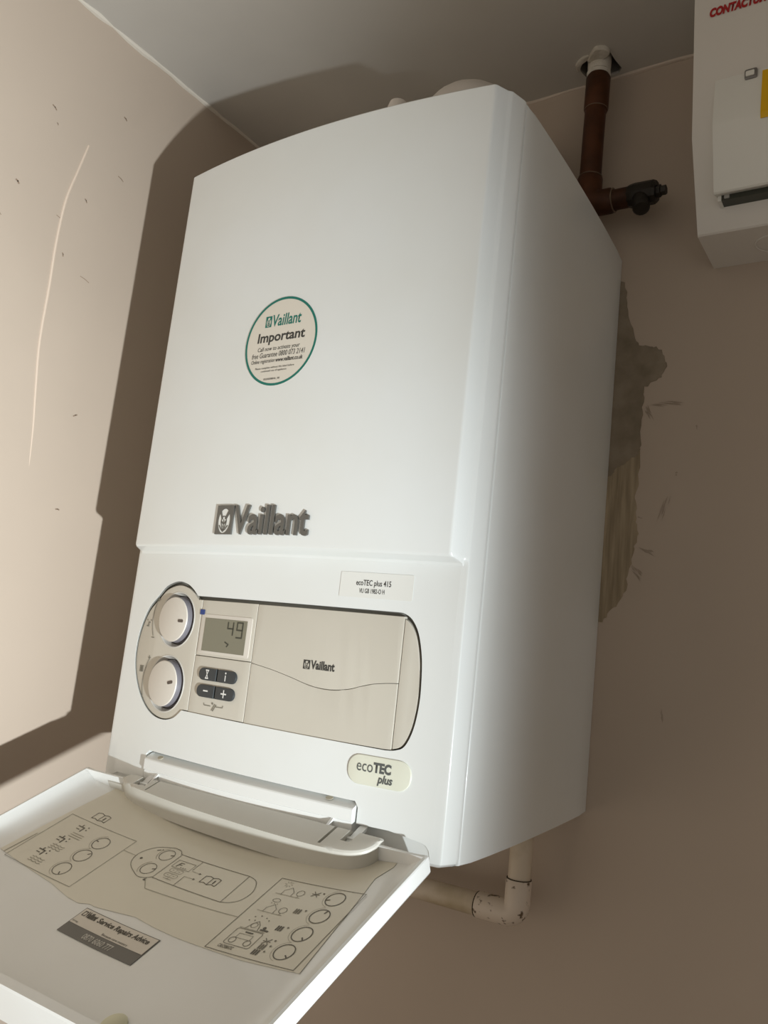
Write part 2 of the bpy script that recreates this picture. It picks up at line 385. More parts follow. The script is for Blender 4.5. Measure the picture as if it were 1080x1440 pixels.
for i in range(len(rows) - 1):
    for j in range(n): fs.append((i * n + j, i * n + (j + 1) % n, (i + 1) * n + (j + 1) % n, (i + 1) * n + j))
fs += [tuple(range(n)), tuple((len(rows) - 1) * n + j for j in range(n))]
cover = mesh('front_cover', vs, fs, enamel, boiler)
# outline of the control panel opening
lobes = [(.1248, .2095), (.1205, .2128), (.1151, .2167), (.1050, .2216), (.0889, .2237), (.0700, .2180), (.0574, .2066), (.0425, .1925), (.0325, .1707), (.0292, .1471), (.0330, .1255), (.0445, .1049), (.0605, .0890), (.0780, .0800), (.0965, .0775), (.1130, .0815), (.1242, .0905)]
rnd = [(.3740, .0880), (.3835, .0893), (.3920, .0940), (.3985, .1090), (.4016, .1300), (.4016, .1500), (.3996, .1720), (.3945, .1918), (.3870, .2037), (.3790, .2083), (.3730, .2090)]
opening = spline(lobes, 4) + spline(rnd, 4)
cut1 = prism_y(opening, -.42, -.3215)
notch = [(.0775, -.02), (.3535, -.02), (.3535, .036), (.3500, .0410), (.215, .0422), (.082, .0438), (.0775, .0400)]
cut2 = prism_y(notch, -.42, -.3165)
slot = [(.350, -.02), (.424, -.02), (.424, .006)] + [(.414 + .010 * math.cos(a), .0085 + .010 * math.sin(a)) for a in (0, .5, 1.0, 1.4)] + [(.385, .0225), (.350, .0225)]
cut3 = prism_y(slot, -.42, -.3322)
cut4 = prism_y([(.016, -.02), (.080, -.02), (.080, .0150), (.06, .0132), (.03, .0128), (.018, .008)], -.42, -.3322)
boolean(cover, [cut1, cut2, cut3, cut4])
sub(cover, 'glossy white front cover with a bowed raised upper face')

# ---- control panel
def lin(a, b, v): return (v - a) / (b - a)
zmn, zmx, xmn, xmx = .0775, .2237, .0292, .4018
def shrink(p): return (xmn + .0009 + (p[0] - xmn) * (xmx - xmn - .0039) / (xmx - xmn), zmn + .0009 + (p[1] - zmn) * (zmx - zmn - .0050) / (zmx - zmn))
tray = bmesh.new()
n = len(opening)
ov = [[tray.verts.new(M_low(p[0] + (.22 - p[0]) * .0012, p[1] + (.148 - p[1]) * .003, o)) for p in opening] for o in (-.0003, -.0075)]
for i in range(n): tray.faces.new((ov[0][i], ov[0][(i + 1) % n], ov[1][(i + 1) % n], ov[1][i]))
bt = bmesh.new()
panel = from_bm(tray, 'control_panel', recess_grey, boiler)
sub(panel, 'beige control panel with two knobs, display, buttons and a lid')
decal('panel_back', [opening], M_low, -.0080, recess_grey, panel, thick=.0006)
pin = [shrink(p) for p in opening]
def clip(P, a, b):       # Sutherland-Hodgman between two x limits
    for lim, sg in ((a, 1), (b, -1)):
        if lim is None: continue
        out = []
        for i, p in enumerate(P):
            q = P[(i + 1) % len(P)]; ip, iq = sg * (p[0] - lim) >= 0, sg * (q[0] - lim) >= 0
            if ip: out.append(p)
            if ip != iq:
                t = (lim - p[0]) / (q[0] - p[0]); out.append((lim, p[1] + (q[1] - p[1]) * t))
        P = out
    return P
KN = ((.0932, .1826), (.0912, .1146))
def plate(name, P, label=None, off=-.0062, th=.0048, mt=panel_beige):
    o = decal(name, [P], M_low, off, mt, panel, step=.01, thick=th, bev=.0006)
    if label: o['label'] = label
    return o
kp = plate('knob_plate', clip(pin, None, .1317), 'lobed beige plate around the two knobs')
boolean(kp, [prism_y(circ(kx, kz, .0302, 48), -.36, -.30) for kx, kz in KN])
disp = clip(pin, .1323, .2120); zmid = .1484
zb = min(p[1] for p in disp); zt = max(p[1] for p in disp)
plate('display_plate', rect(.1323, .2120, zmid + .0003, zt))
plate('button_plate', rect(.1323, .2120, zb, zmid - .0003))
lid = clip(pin, .2126, .3785)
wave = spline([(.2126, .1478), (.2410, .1438), (.2653, .1390), (.2881, .1340), (.3094, .1328), (.3297, .1358), (.3487, .1418), (.3645, .1448), (.3785, .1463)], 5)
lz0, lz1 = min(p[1] for p in lid), max(p[1] for p in lid)
plate('upper_lid', [(x, z + .00025) for x, z in wave] + [(.3785, lz1), (.2126, lz1)])
plate('lower_lid', [(.2126, lz0), (.3785, lz0)] + [(x, z - .00025) for x, z in wave[::-1]])
plate('end_cap', clip(pin, .3792, None), 'rounded beige end piece of the control panel', off=-.0066)
# knobs: dished ring, then the knob itself standing out
kmesh = None
for (kx, kz) in KN:
    yk = low_y(kx) + .0014; slope = (low_y(kx + .001) - low_y(kx - .001)) / .002
    ax = Vector((slope, -1, 0)).normalized()
    if kmesh is None:
        k = lathe('knob', [(.0303, -.0040, 0), (.0303, .0002, 0), (.0298, .0005, 0), (.0290, .0002, 0), (.0262, -.0045, 0), (.0252, -.0048, 1), (.0246, -.0046, 2), (.0240, .0042, 2), (.0234, .0052, 3), (.0226, .0055, 3), (0, .0054, 3)], (0, 0, 0), (0, 0, 1), None, panel, 56, mats=[knob_ring, dark, knob_side, knob_beige])
        kmesh = k.data
    else:
        k = bpy.data.objects.new('knob', kmesh); COL.objects.link(k); k.parent = panel
    k.location = (kx, yk, kz); k.rotation_euler = ax.to_track_quat('Z', 'Y').to_euler()
    k['label'] = 'round beige control knob with a dark pointer mark'
def M_knob(x, z, o): return (x, low_y(KN[0][0]) + .0016 - .0166 - o, z)
for (kx, kz), ang in zip(KN, (0, 14)):
    a = math.radians(ang); c = Vector((kx + .0135 * math.cos(a), kz + .0135 * math.sin(a) - .001)); d = Vector((math.cos(a), math.sin(a))) * .0030; e_ = Vector((-d.y, d.x)).normalized()
    yb = low_y(kx) + .0014
    decal('knob_pointer', [rrect(-.0042, .0042, -.0016, .0016, .0014)], lambda u, v_, o: (c.x + d.normalized().x * u + e_.x * v_, yb - .0054 + (c.x + u - kx) * (low_y(kx + .001) - low_y(kx - .001)) / .002 - o, c.y + d.normalized().y * u + e_.y * v_), .0001, mat('pointer_brown', (.10, .075, .06), .5), panel, step=0, thick=.0004)
# display
fr = rrect(.1345, .2078, .1512, .1915, .002); decal('display_frame', [fr], M_low, -.0016, knob_beige, panel, thick=.0008, bev=.0003)
decal('display_screen', [rect(.1408, .2016, .1538, .1877)], M_low, -.0012, lcd_mat, panel, thick=.0007)
def seg7(ch, x, z, wd, ht, t):
    on = {'4': 'bcfg', '9': 'abcdfg'}[ch]; L = {'a': ((0, 1), (1, 1)), 'b': ((1, 1), (1, .5)), 'c': ((1, .5), (1, 0)), 'd': ((0, 0), (1, 0)), 'e': ((0, .5), (0, 0)), 'f': ((0, 1), (0, .5)), 'g': ((0, .5), (1, .5))}
    out = []
    for s in on:
        (a, b), (c, d) = L[s]; out += stroke([(x + a * wd, z + b * ht), (x + c * wd, z + d * ht)], t)
    return out
lettering('display_digits', [], M_low, -.0003, lcd_ink, panel, extra=seg7('4', .1755, .1725, .0075, .0125, .0015) + seg7('9', .1885, .1705, .0075, .0150, .0015) + stroke([(.1740, .1648), (.1790, .1628), (.1770, .1605)], .0014), label='dark digits 49 on the display')
decal('blue_mark', [rect(.1310, .1378, .1905, .1958)], M_low, -.0009, blue, panel, thick=.0003)
# four buttons
for cz in (.1308, .1139):
    for s in (0, 1):
        a0, a1 = (.1437, .1692) if s == 0 else (.1712, .1972); r_ = .0062
        if s == 0: P = [(a1, cz - r_), (a1, cz + r_)] + [(a0 + r_ + r_ * math.cos(t), cz + r_ * math.sin(t)) for t in [math.pi / 2 + math.pi * k / 12 for k in range(13)]]
        else: P = [(a0, cz + r_), (a0, cz - r_)] + [(a1 - r_ + r_ * math.cos(t), cz + r_ * math.sin(t)) for t in [-math.pi / 2 + math.pi * k / 12 for k in range(13)]]
        decal('button', [P], M_low, -.0016, btn_mat, panel, step=.008, thick=.0026, bev=.0006)
sx = .1565; sz = .1308
ex = stroke([(sx - .002, sz + .004), (sx + .002, sz + .004)], .0012) + stroke([(sx - .002, sz - .004), (sx + .002, sz - .004)], .0012) + stroke([(sx - .0016, sz + .004), (sx, sz), (sx - .0016, sz - .004)], .0009) + stroke([(sx + .0016, sz + .004), (sx, sz), (sx + .0016, sz - .004)], .0009)
ex += stroke([(.1830, sz + .001), (.1830, sz - .004)], .0013) + [circ(.1830, sz + .0035, .0010, 10)]
ex += stroke([(.1545, .1142), (.1605, .1142)], .0014) + stroke([(.1800, .1139), (.1870, .1139)], .0014) + stroke([(.1835, .1104), (.1835, .1174)], .0014)
lettering('button_symbols', [], M_low, .00125, white_ink, panel, extra=ex)
# printed marks on the panel
ex = stroke([(.1555, .1020), (.1560, .1000), (.1655, .1000)], .0007) + stroke([(.1735, .1000), (.1825, .1002), (.1830, .1022)], .0007) + stroke([(.1675, .0960), (.1715, .1025)], .0008) + stroke([(.1695, .0955), (.1735, .1018)], .0008) + [circ(.1678, .1028, .0012, 8)]
for (kx, kz), (a0, a1) in zip(KN, ((152, 208), (146, 204))):
    ex += stroke(circ(kx, kz, .0420, 10, a0=math.radians(a0), a1=math.radians(a1)), .0008)
ex += stroke([(.0560, .2030), (.0600, .2030)], .0009) + stroke([(.0580, .2010), (.0580, .2050)], .0009) + stroke([(.0540, .1610), (.0585, .1610)], .0010)
ex += stroke([(.0535, .1390), (.0575, .1390)], .0009) + stroke([(.0555, .1370), (.0555, .1410)], .0009) + stroke([(.0510, .0955), (.0550, .0955)], .0010)
ex += stroke([(.0420, .1730), (.0450, .1730), (.0450, .1770), (.0470, .1770)], .0014) + [circ(.0485, .1795, .0009, 6), circ(.0420, .1795, .0009, 6)]
ex += stroke([(.0418, .1290), (.0418, .1230)], .0014) + stroke([(.0440, .1290), (.0440, .1230)], .0014) + stroke([(.0462, .1290), (.0462, .1230)], .0014) + stroke([(.0410, .1290), (.0475, .1290)], .0008)
lettering('panel_symbols', [], M_low, -.0009, ink_soft, panel, extra=ex)
def hare_polys(x0, x1, z0, z1):
    w_, h_ = x1 - x0, z1 - z0; q = lambda a, b: (x0 + a * w_, z0 + b * h_)
    frame = []
    outer = rrect(0, 1, 0, 1, .08, 3); n_ = 40
    def ray(ang):
        c, s = math.cos(ang), math.sin(ang); t = .5 / max(abs(c), abs(s)); return (.5 + c * t, .5 + s * t)
    for k in range(n_):
        a, b = 2 * math.pi * k / n_, 2 * math.pi * (k + 1) / n_
        e = lambda t: (.5 + .36 * math.cos(t), .46 + .42 * math.sin(t))
        frame.append([q(*ray(a)), q(*ray(b)), q(*e(b)), q(*e(a))])
    hare = []
    earL = [(.42, .52), (.24, .88), (.17, .97), (.20, .76), (.34, .50)]; earR = [(.52, .54), (.76, .92), (.93, .99), (.84, .78), (.62, .50)]
    head = [(.36, .56), (.46, .62), (.58, .58), (.64, .44), (.58, .26), (.48, .16), (.40, .26), (.33, .42)]
    for P in (earL, earR): hare.append([q(*p) for p in P])
    ring = [q(*p) for p in spline(head, 4, True)]
    hare += stroke(ring, .04 * w_, True) + stroke([q(.36, .44), q(.46, .36)], .05 * w_) + stroke([q(.62, .46), q(.52, .36)], .05 * w_) + stroke([q(.48, .50), q(.49, .24)], .04 * w_)
    chest = [q(*p) for p in ((.24, .30), (.36, .18), (.48, .10), (.62, .18), (.74, .30))]
    hare += stroke(chest, .05 * w_)
    return frame, hare
fr, ha = hare_polys(.2770, .2848, .1488, .1574)
lettering('lid_logo', [('Vaillant', .2856, .3125, .1493, .1577, dict(bold=.035))], M_low, -.0012, ink, panel, extra=fr + ha, label='small dark maker wordmark on the lid')

# ---- wordmark badge on the upper face
fr, ha = hare_polys(.1553, .1788, .2728, .3030)
badge = lettering('wordmark_badge', [('Vaillant', .1806, .2775, .2728, .3030, dict(bold=.014))], M_up, 0, badge_grey, boiler, ext=.0022, label='raised grey maker wordmark on the white front')
em = decal('emblem', fr + ha, M_up, 0, badge_grey, badge, step=0, thick=.0022)
decal('emblem_ground', [circ(.1553 + .0235 * .5, .2728 + .0302 * .46, .0085, 30, ry=.0128)], M_up, .0002, label_white, badge, step=0, thick=.0016)
# ---- round sticker
SC, SZ, SR = .2094, .4770, .0485
st = decal('round_sticker', [circ(SC, SZ, SR, 64)], M_up, .0002, sticker_cream, boiler, step=.01, thick=.0003)
sub(st, 'round cream guarantee sticker with a green rim')
def ring(cx, cy, r0, r1, n_=64):
    return [[(cx + r * math.cos(t), cy + r * math.sin(t)) for r, t in ((r0, a), (r1, a), (r1, b), (r0, b))] for a, b in [(2 * math.pi * k / n_, 2 * math.pi * (k + 1) / n_) for k in range(n_)]]
lettering('sticker_rim', [], M_up, .0007, teal, st, extra=ring(SC, SZ, SR - .0026, SR))
fr, ha = hare_polys(.1860, .1945, .4940, .5063)
lettering('sticker_logo', [('Vaillant', .1958, .2345, .4940, .5070, dict(bold=.015, shear=.1))], M_up, .0007, teal, st, extra=fr + ha)
T = [('Important', .1778, .2420, .4740, .4882, dict(bold=.022, shear=.05)), ('Call now to activate your', .1800, .2372, .4662, .4722, dict(shear=.15)), ('free Guarantee 0800 073 2141', .1728, .2446, .4604, .4660, dict(shear=.15)),
     ('Online registration', .1730, .2060, .4532, .4588, dict(shear=.15)), ('www.vaillant.co.uk', .2070, .2430, .4542, .4588, dict(bold=.02)),
     ('Please complete without this label before', .1800, .2330, .4472, .4500, {}), ('continued use of appliance', .1885, .2235, .4438, .4464, {}), ('0020008846_00', .1938, .2158, .4350, .4374, {})]
lettering('sticker_text', T, M_up, .0007, ink, st)
# ---- model label and eco badge
lb = decal('model_label', [rrect(.3090, .3852, .2195, .2430, .0015)], M_low, .0002, label_white, boiler, thick=.0003)
sub(lb, 'small white model label above the control panel')
lettering('model_text', [('ecoTEC plus 415', .3265, .3630, .2292, .2362, dict(bold=.012)), ('VU GB 1982-O H', .3305, .3570, .2238, .2282, dict(bold=.01))], M_low, .0007, ink, lb)
eb = decal('eco_badge', [rrect(.3400, .4014, .0560, .0815, .0115)], M_low, -.0003, badge_cream, boiler, thick=.0018, bev=.0006, step=.008)
sub(eb, 'pale oval badge under the control panel')
lettering('eco_text', [('eco', .3490, .3650, .0675, .0742, {}), ('TEC', .3655, .3828, .0678, .0768, dict(bold=.05)), ('plus', .3705, .3850, .0575, .0670, dict(bold=.03, shear=.2))], M_low, .0018, mat('badge_ink', (.10, .105, .10), .5), eb)

# ---- hinge bar in the notch
HB = [(-.016, .0402), (-.0070, .0404), (-.0045, .0398), (.0035, .0350), (.0042, .0338), (.0042, .0240), (.0028, .0233), (.0028, .0080), (-.016, .0080)]
rows_ = []; xs = [.0815 + (.3510 - .0815) * k / 30 for k in range(31)]
vs = []; fs = []
for x in xs:
    for o, z in HB: vs.append(M_low(x, z + .0012 * (1 - (x - .0815) / .27), o))
n = len(HB)
for i in range(30):
    for j in range(n): fs.append((i * n + j, i * n + (j + 1) % n, (i + 1) * n + (j + 1) % n, (i + 1) * n + j))
fs += [tuple(range(n)), tuple(30 * n + j for j in range(n))]
bar = mesh('hinge_bar', vs, fs, hinge_white, boiler, 25)
for x in (.1010, .3230):
    decal('screw', [circ(x, .0388, .0038, 16, ry=.0014)], lambda a, b, o: (a, low_y(a) - .0004 - (.0376 - b) * 1.6 - o, b + o), .0002, mat('screw_beige', (.50, .46, .36), .5), bar, step=0, thick=.0004)

# ---- flap
FL, E0 = .250, .0041
flap_root = None
xs = [E0, E0 + .0006, E0 + .004] + [.0215 + (.44 - .043) * k / 28 for k in range(29)] + [.44 - E0 - .004, .44 - E0 - .0006, .44 - E0]
top = [(E0, -.0010), (E0 + .0008, -.0001), (E0 + .0035, .0000)] + [(.0215 + .397 * k / 28, floor_h(.0215 + .397 * k / 28)) for k in range(29)] + [(.44 - E0 - .0035, 0), (.44 - E0 - .0008, -.0001), (.44 - E0, -.0010)]
botm = [(.44 - E0, -.0140), (.44 - E0 - .0015, -.0165)] + [(.43 - .42 * k / 20, floor_h(.43 - .42 * k / 20) - .0105) for k in range(21)] + [(E0 + .0015, -.0165), (E0, -.0140)]
sec = top + botm; n = len(sec); nt_ = len(top)
ts = [0.0, .0008, .003, .0055, .06, .12, .18, FL - .012, FL - .008, FL - .0035, FL - .001, FL]
bm = bmesh.new(); R_ = []
for t in ts:
    row = []
    for j, (x, h_) in enumerate(sec):
        if j < nt_:
            if t < .0035: h_ = max(h_, -.0015 if t < .0005 else -.0004)
            elif t >= FL - .0085: h_ = max(h_, -.0002 if t < FL - .0005 else -.002)
            elif t >= FL - .0125: h_ = h_
        else:
            if t > FL - .002: h_ += .002
        row.append(bm.verts.new(FP(x, t, h_)))
    R_.append(row)
for a, b in zip(R_, R_[1:]):
    for j in range(n): bm.faces.new((a[j], a[(j + 1) % n], b[(j + 1) % n], b[j]))
bm.faces.new(R_[0]); bm.faces.new(R_[-1])
flap = from_bm(bm, 'flap', enamel_flap, boiler, 25)
sub(flap, 'white hinged flap hanging open with printed instructions inside')
# hinge cover on the flap
arc = spline([(.0690, .003), (.0730, .0085), (.0850, .0128), (.1066, .0165), (.1636, .0222), (.2145, .0250), (.2615, .0268), (.3040, .0276), (.3431, .0270), (.3690, .0244), (.3830, .0175), (.3885, .0080), (.3890, .0000)], 4)
P = arc + [(.3890, -.0060), (.0715, -.0060)]
hc = decal('hinge_cover', [P], lambda x, t, o: FP(x, t, o), -.020, hinge_grey, flap, step=.012, thick=.0225, bev=.0036)
sub(hc, 'curved grey plastic hinge cover along the flap')
cs = []
for x0, x1, t0, t1 in ((.1150, .1172, -.02, .0150), (.3395, .3425, -.02, .0225), (.3560, .3660, -.02, .0120), (.092, .1085, -.02, .0100)):
    vv, ff = boxv(0, 1, 0, 1, 0, 1); vv = [FP(x0 + (x1 - x0) * a, t0 + (t1 - t0) * b, -.017 + .03 * c) for a, b, c in vv]
    cs.append(mesh('cutter', vv, ff, None, None, 0))
boolean(hc, cs)
def flap_box(name, x0, x1, t0, t1, h0, h1, mt, par):
    vv, ff = boxv(0, 1, 0, 1, 0, 1); return mesh(name, [FP(x0 + (x1 - x0) * a, t0 + (t1 - t0) * b, h0 + (h1 - h0) * c) for a, b, c in vv], ff, mt, par)
# arms joining the bar to the hinge cover
def arm(name, x0, x1, z0, mt, reach=.010, th=.002):
    a = Vector(M_low((x0 + x1) / 2, z0, -.001)); b = FP((x0 + x1) / 2, reach, -.004)
    dz = Vector((0, .35, 1)).normalized() * th; ex_ = Vector(((x1 - x0) / 2, 0, 0))
    return mesh(name, [a - ex_ - dz, a + ex_ - dz, a + ex_ + dz, a - ex_ + dz, b - ex_ - dz, b + ex_ - dz, b + ex_ + dz, b - ex_ + dz], [(0, 1, 2, 3), (4, 5, 6, 7), (0, 1, 5, 4), (1, 2, 6, 5), (2, 3, 7, 6), (3, 0, 4, 7)], mt, flap)
arm('hinge_arm', .0935, .1010, .022, clear_arm); arm('hinge_arm', .1040, .1065, .026, clear_arm)
arm('hinge_arm', .3300, .3325, .026, clear_arm, .016); arm('hinge_arm', .3570, .3645, .020, hinge_white, .013)
flap_box('hinge_end', .0470, .0715, -.004, .006, -.020, -.006, hinge_grey, flap)
# instruction film and its print
ragged = [(.0560, .006), (.4080, .006), (.4085, .012), (.4020, .030), (.4060, .060), (.4110, .110), (.4145, .1425), (.3600, .1440), (.2918, .1419), (.2650, .1400), (.2363, .1365), (.2200, .1385), (.1931, .1420), (.1850, .1415), (.1750, .1450), (.1596, .1441), (.1300, .1385), (.0900, .1350), (.0440, .1310), (.0460, .1050), (.0500, .0600)]
sh = decal('instruction_sheet', [ragged], M_flap, .0002, sheet_mat, flap, step=.010, thick=.0003)
sub(sh, 'cream instruction film with a torn edge inside the flap')
BK, GR, PL = [], [], []
def thin(pts, wd, closed=False, sub_len=.01): return stroke(pts, wd * .72, closed, sub_len)
GR += thin(rect(.0560, .1492, .0595, .1345), .0006, True) + thin(rect(.3210, .4080, .0508, .1415), .0008, True)
PL += thin([(.0507, .1318), (.0535, .0981)], .0012) + thin([(.1492, .0750), (.1660, .0755)], .0007) + thin([(.2027, .0960), (.2135, .1062), (.3210, .1050)], .0008)
BK += [[(.2013, .0985), (.2046, .0985), (.2029, .0945)]]
def dial(cx, ct, r, ang, lw=.0009):
    a = math.radians(ang); BK.extend(thin(circ(cx, ct, r, 24), lw, True, .02))
    BK.extend(thin([(cx + r * .55 * math.cos(a), ct + r * .55 * math.sin(a)), (cx + r * .9 * math.cos(a), ct + r * .9 * math.sin(a))], lw * 1.4))
    PL.extend(thin(circ(cx, ct, r * 1.28, 16, a0=math.radians(100), a1=math.radians(260)), .0004, False, .02))
for (cx, ct), ang in zip(((.1212, .0780), (.1212, .0989), (.1206, .1207)), (190, -50, 60)): dial(cx, ct, .0084, ang)
for (cx, ct), ang in zip(((.3862, .0629), (.3872, .0846), (.3875, .1064), (.3876, .1271)), (160, -70, 50, 40)): dial(cx, ct, .0082, ang, .0011)
def book(x0, x1, t0, t1, lw):
    mx = (x0 + x1) / 2; h_ = t1 - t0
    BK.extend(thin([(x0, t0 + .1 * h_), (x0 + (mx - x0) * .5, t0), (mx, t0 + .12 * h_), (mx + (x1 - mx) * .5, t0), (x1, t0 + .1 * h_), (x1, t1 - .05 * h_), (mx + (x1 - mx) * .5, t1 - .15 * h_), (mx, t1), (mx - (mx - x0) * .5, t1 - .15 * h_), (x0, t1 - .05 * h_)], lw, True) + thin([(mx, t0 + .12 * h_), (mx, t1)], lw))
    BK.extend(thin([(mx + (x1 - mx) * .5, t0 + .35 * h_), (mx + (x1 - mx) * .5, t1 - .3 * h_)], lw * 2))
book(.0775, .0955, .0435, .0545, .0009); book(.2525, .2705, .0705, .0810, .0009)
for k, (x, t) in enumerate(((.0832, .0711), (.0814, .0922), (.0810, .1135))):
    g = (GR, BK, BK)[k]
    g.extend(thin([(x - .005, t - .002), (x + .003, t - .002), (x + .003, t + .004)], .0018) + thin([(x - .001, t - .002), (x - .001, t - .005)], .0016) + thin([(x - .004, t + .002), (x, t + .002)], .0014) + [circ(x + .007, t - .004, .0009, 6), circ(x + .0075, t, .0009, 6)])
    for j in range(3):
        wv = [(x - .001 + .016 * u / 8, t + .008 + j * .0028 + (.0008 * math.sin(u * 2.2) if k else 0)) for u in range(9)]
        PL.extend(thin(wv, .0009))
# drawing of the control panel
pl = spline([(.2054, .0560), (.2020, .0525), (.1950, .0512), (.1886, .0523), (.1752, .0578), (.1676, .0684), (.1673, .0784), (.1735, .0874), (.1850, .0936), (.1932, .0967), (.2005, .0956), (.2064, .0919)], 3)
GR += thin(pl, .0008) + thin([(.2054, .0560), (.2907, .0580)], .0009) + thin([(.2066, .0922), (.2916, .0950)], .0009) + thin(spline([(.2907, .0580), (.3021, .0624), (.3092, .0747), (.3072, .0866), (.3000, .0927), (.2916, .0950)], 4), .0008) + thin([(.2907, .058), (.2916, .095)], .0008)
GR += thin([(.2070, .0562), (.2070, .0922)], .0008) + thin([(.2340, .0570), (.2340, .0700)], .0007) + thin([(.2338, .0802), (.2342, .0932)], .0007) + thin(rect(.2107, .2318, .0632, .0730), .0006, True)
for cx, ct in ((.1940, .0627), (.1934, .0844)):
    BK += thin(circ(cx, ct, .0074, 22), .0008, True, .02) + thin([(cx + .004, ct - .001), (cx + .0065, ct - .002)], .0014); PL += thin(circ(cx, ct, .0098, 14, a0=2.2, a1=4.2), .0006, False, .02)
BK += [circ(.1745, .0760, .0014, 8)] + thin([(.1795, .0610), (.1820, .0590)], .0014) + [circ(.1838, .0580, .0008, 6)]
PL += thin([(.2348, .0712), (.2440, .0717)], .0006) + thin([(.2333, .0797), (.2440, .0794)], .0006)
BK += [[(.2440, .0705), (.2440, .0727), (.2465, .0716)], [(.2440, .0783), (.2440, .0805), (.2465, .0794)]]
for ct in (.0768, .0836): PL += thin(rrect(.2135, .2285, ct - .0024, ct + .0024, .0022, 3), .0006, True) + thin([(.2210, ct - .0024), (.2210, ct + .0024)], .0005) + thin([(.2165, ct), (.2180, ct)], .0008) + thin([(.2235, ct), (.2255, ct)], .0008)
PL += thin([(.2165, .0882), (.2260, .0885)], .0006) + thin([(.2205, .0890), (.2215, .0872)], .0008)
# symbols in the right-hand box
for k, (x, t) in enumerate(((.3412, .0634), (.3416, .0863), (.3429, .1078))):
    PL += thin([(x - .0115, t + .006), (x + .0135, t + .0062)], .0007)
    if k < 2:
        GR += thin(circ(x + .0105, t + .0005, .0035, 12), .0006, True, .02) + thin([(x + .0105, t + .004), (x + .0105, t + .006)], .0006)
        GR += thin([(x - .006, t + .006), (x - .006, t + .001), (x - .001, t - .004), (x + .004, t + .001), (x + .004, t + .006)], .0006)
    if k == 0:
        for a in range(0, 360, 45): PL += thin([(x - .008 + .002 * math.cos(math.radians(a)), t - .007 + .002 * math.sin(math.radians(a))), (x - .008 + .004 * math.cos(math.radians(a)), t - .007 + .004 * math.sin(math.radians(a)))], .0006)
    elif k == 1:
        GR += thin(circ(x - .004, t - .009, .0038, 12, ry=.0022), .0006, True, .02)
        for a in (-.006, -.003, 0): PL += [circ(x + a, t - .005, .0006, 5)]
    else:
        for a, b in ((-.008, -.008), (-.003, -.010), (.003, -.009), (-.010, -.003), (.007, -.007), (-.005, -.004)): GR += [circ(x + a, t + b, .0007, 5)]
        GR += thin([(x - .006, t + .006), (x - .004, t), (x, t - .004), (x + .004, t), (x + .006, t + .006)], .0007) + thin(circ(x - .001, t + .001, .003, 8), .0006, True, .02)
        BK += thin([(x + .008, t + .004), (x + .015, t + .004)], .0024) + [circ(x + .010, t + .0015, .0016, 8)]
x, t = .3440, .1240
GR += thin(rrect(x - .013, x + .013, t - .009, t + .009, .002, 3), .0007, True) + thin(circ(x - .0075, t + .004, .0030, 12), .0008, True, .02) + thin(circ(x + .0075, t + .004, .0030, 12), .0008, True, .02) + thin(rect(x - .007, x + .007, t - .004, t + .001), .0005, True)
BK += thin([(x - .003, t - .0065), (x + .004, t - .0065)], .0018)
for x, t, g in ((.3656, .0615, 0), (.3655, .1213, 0), (.3649, .0842, 1), (.3648, .1058, 2), (.3659, .1274, 1), (.3652, .1337, 2)):
    if g == 0: GR += thin([(x - .003, t - .003), (x + .003, t + .003)], .0010) + thin([(x + .003, t - .003), (x - .003, t + .003)], .0010) + thin([(x - .0035, t), (x + .0035, t)], .0010)
    else:
        for j in range(3): (GR if g == 1 else BK).extend(thin([(x - .0022 + j * .0022, t - .0024), (x - .0022 + j * .0022, t + .0024)], .0019))
    GR += [circ(x + .0065, t - .0025, .0010, 6)]
lettering('instruction_print', [], M_flap, .0008, mat('faded_ink', (.12, .11, .085), .6), sh, extra=BK)
lettering('instruction_lines', [('F...', .2140, .2270, .0655, .0718, dict(flip=True, shear=.2)), ('CALORMATIC', .3300, .3450, .1345, .1380, dict(flip=True, bold=.02))], M_flap, .0008, ink_soft, sh, extra=GR)
lettering('instruction_fine_lines', [], M_flap, .0008, ink_pale, sh, extra=PL)
# service sticker
def M_stk(x, t, o): return M_flap(x, t + (x - .19) * .035, o)
ss = decal('service_sticker', [rect(.1880, .2805, .1458, .1755)], M_stk, .0003, mat('sticker_dark_grey', (.10, .095, .08), .35, coat=.2), flap, thick=.0003)
sub(ss, 'cream and charcoal service sticker inside the flap')
decal('sticker_panel', [rect(.1889, .2796, .1466, .1640)], M_stk, .0007, mat('sticker_pale', (.66, .61, .53), .4), ss, thick=.0001)
fr, ha = hare_polys(.1915, .1955, .1490, .1545)
lettering('sticker_words', [('Vaillant', .1960, .2090, .1483, .1548, dict(flip=True, bold=.05)), ('Service Repairs Advice', .2115, .2745, .1490, .1562, dict(flip=True, bold=.03, shear=.15)), ('Serving', .1900, .1970, .1606, .1628, dict(flip=True)), ('Because care matters', .2290, .2600, .1608, .1630, dict(flip=True))], M_stk, .0010, mat('sticker_brown_ink', (.07, .06, .04), .5), ss, extra=[[(p[0], .1490 + .1545 - p[1]) for p in P] for P in fr])
lettering('sticker_number', [('0870 6060 777', .2155, .2510, .1668, .1728, dict(flip=True, bold=.02))], M_stk, .0008, mat('sticker_grey_ink', (.50, .48, .43), .5), ss)
lathe('bumper_pad', [(.0095, -.001), (.0095, .002), (.006, .004), (0, .0045)], FP(.3205, .2260, floor_h(.32)), FN, foam, flap, 20)

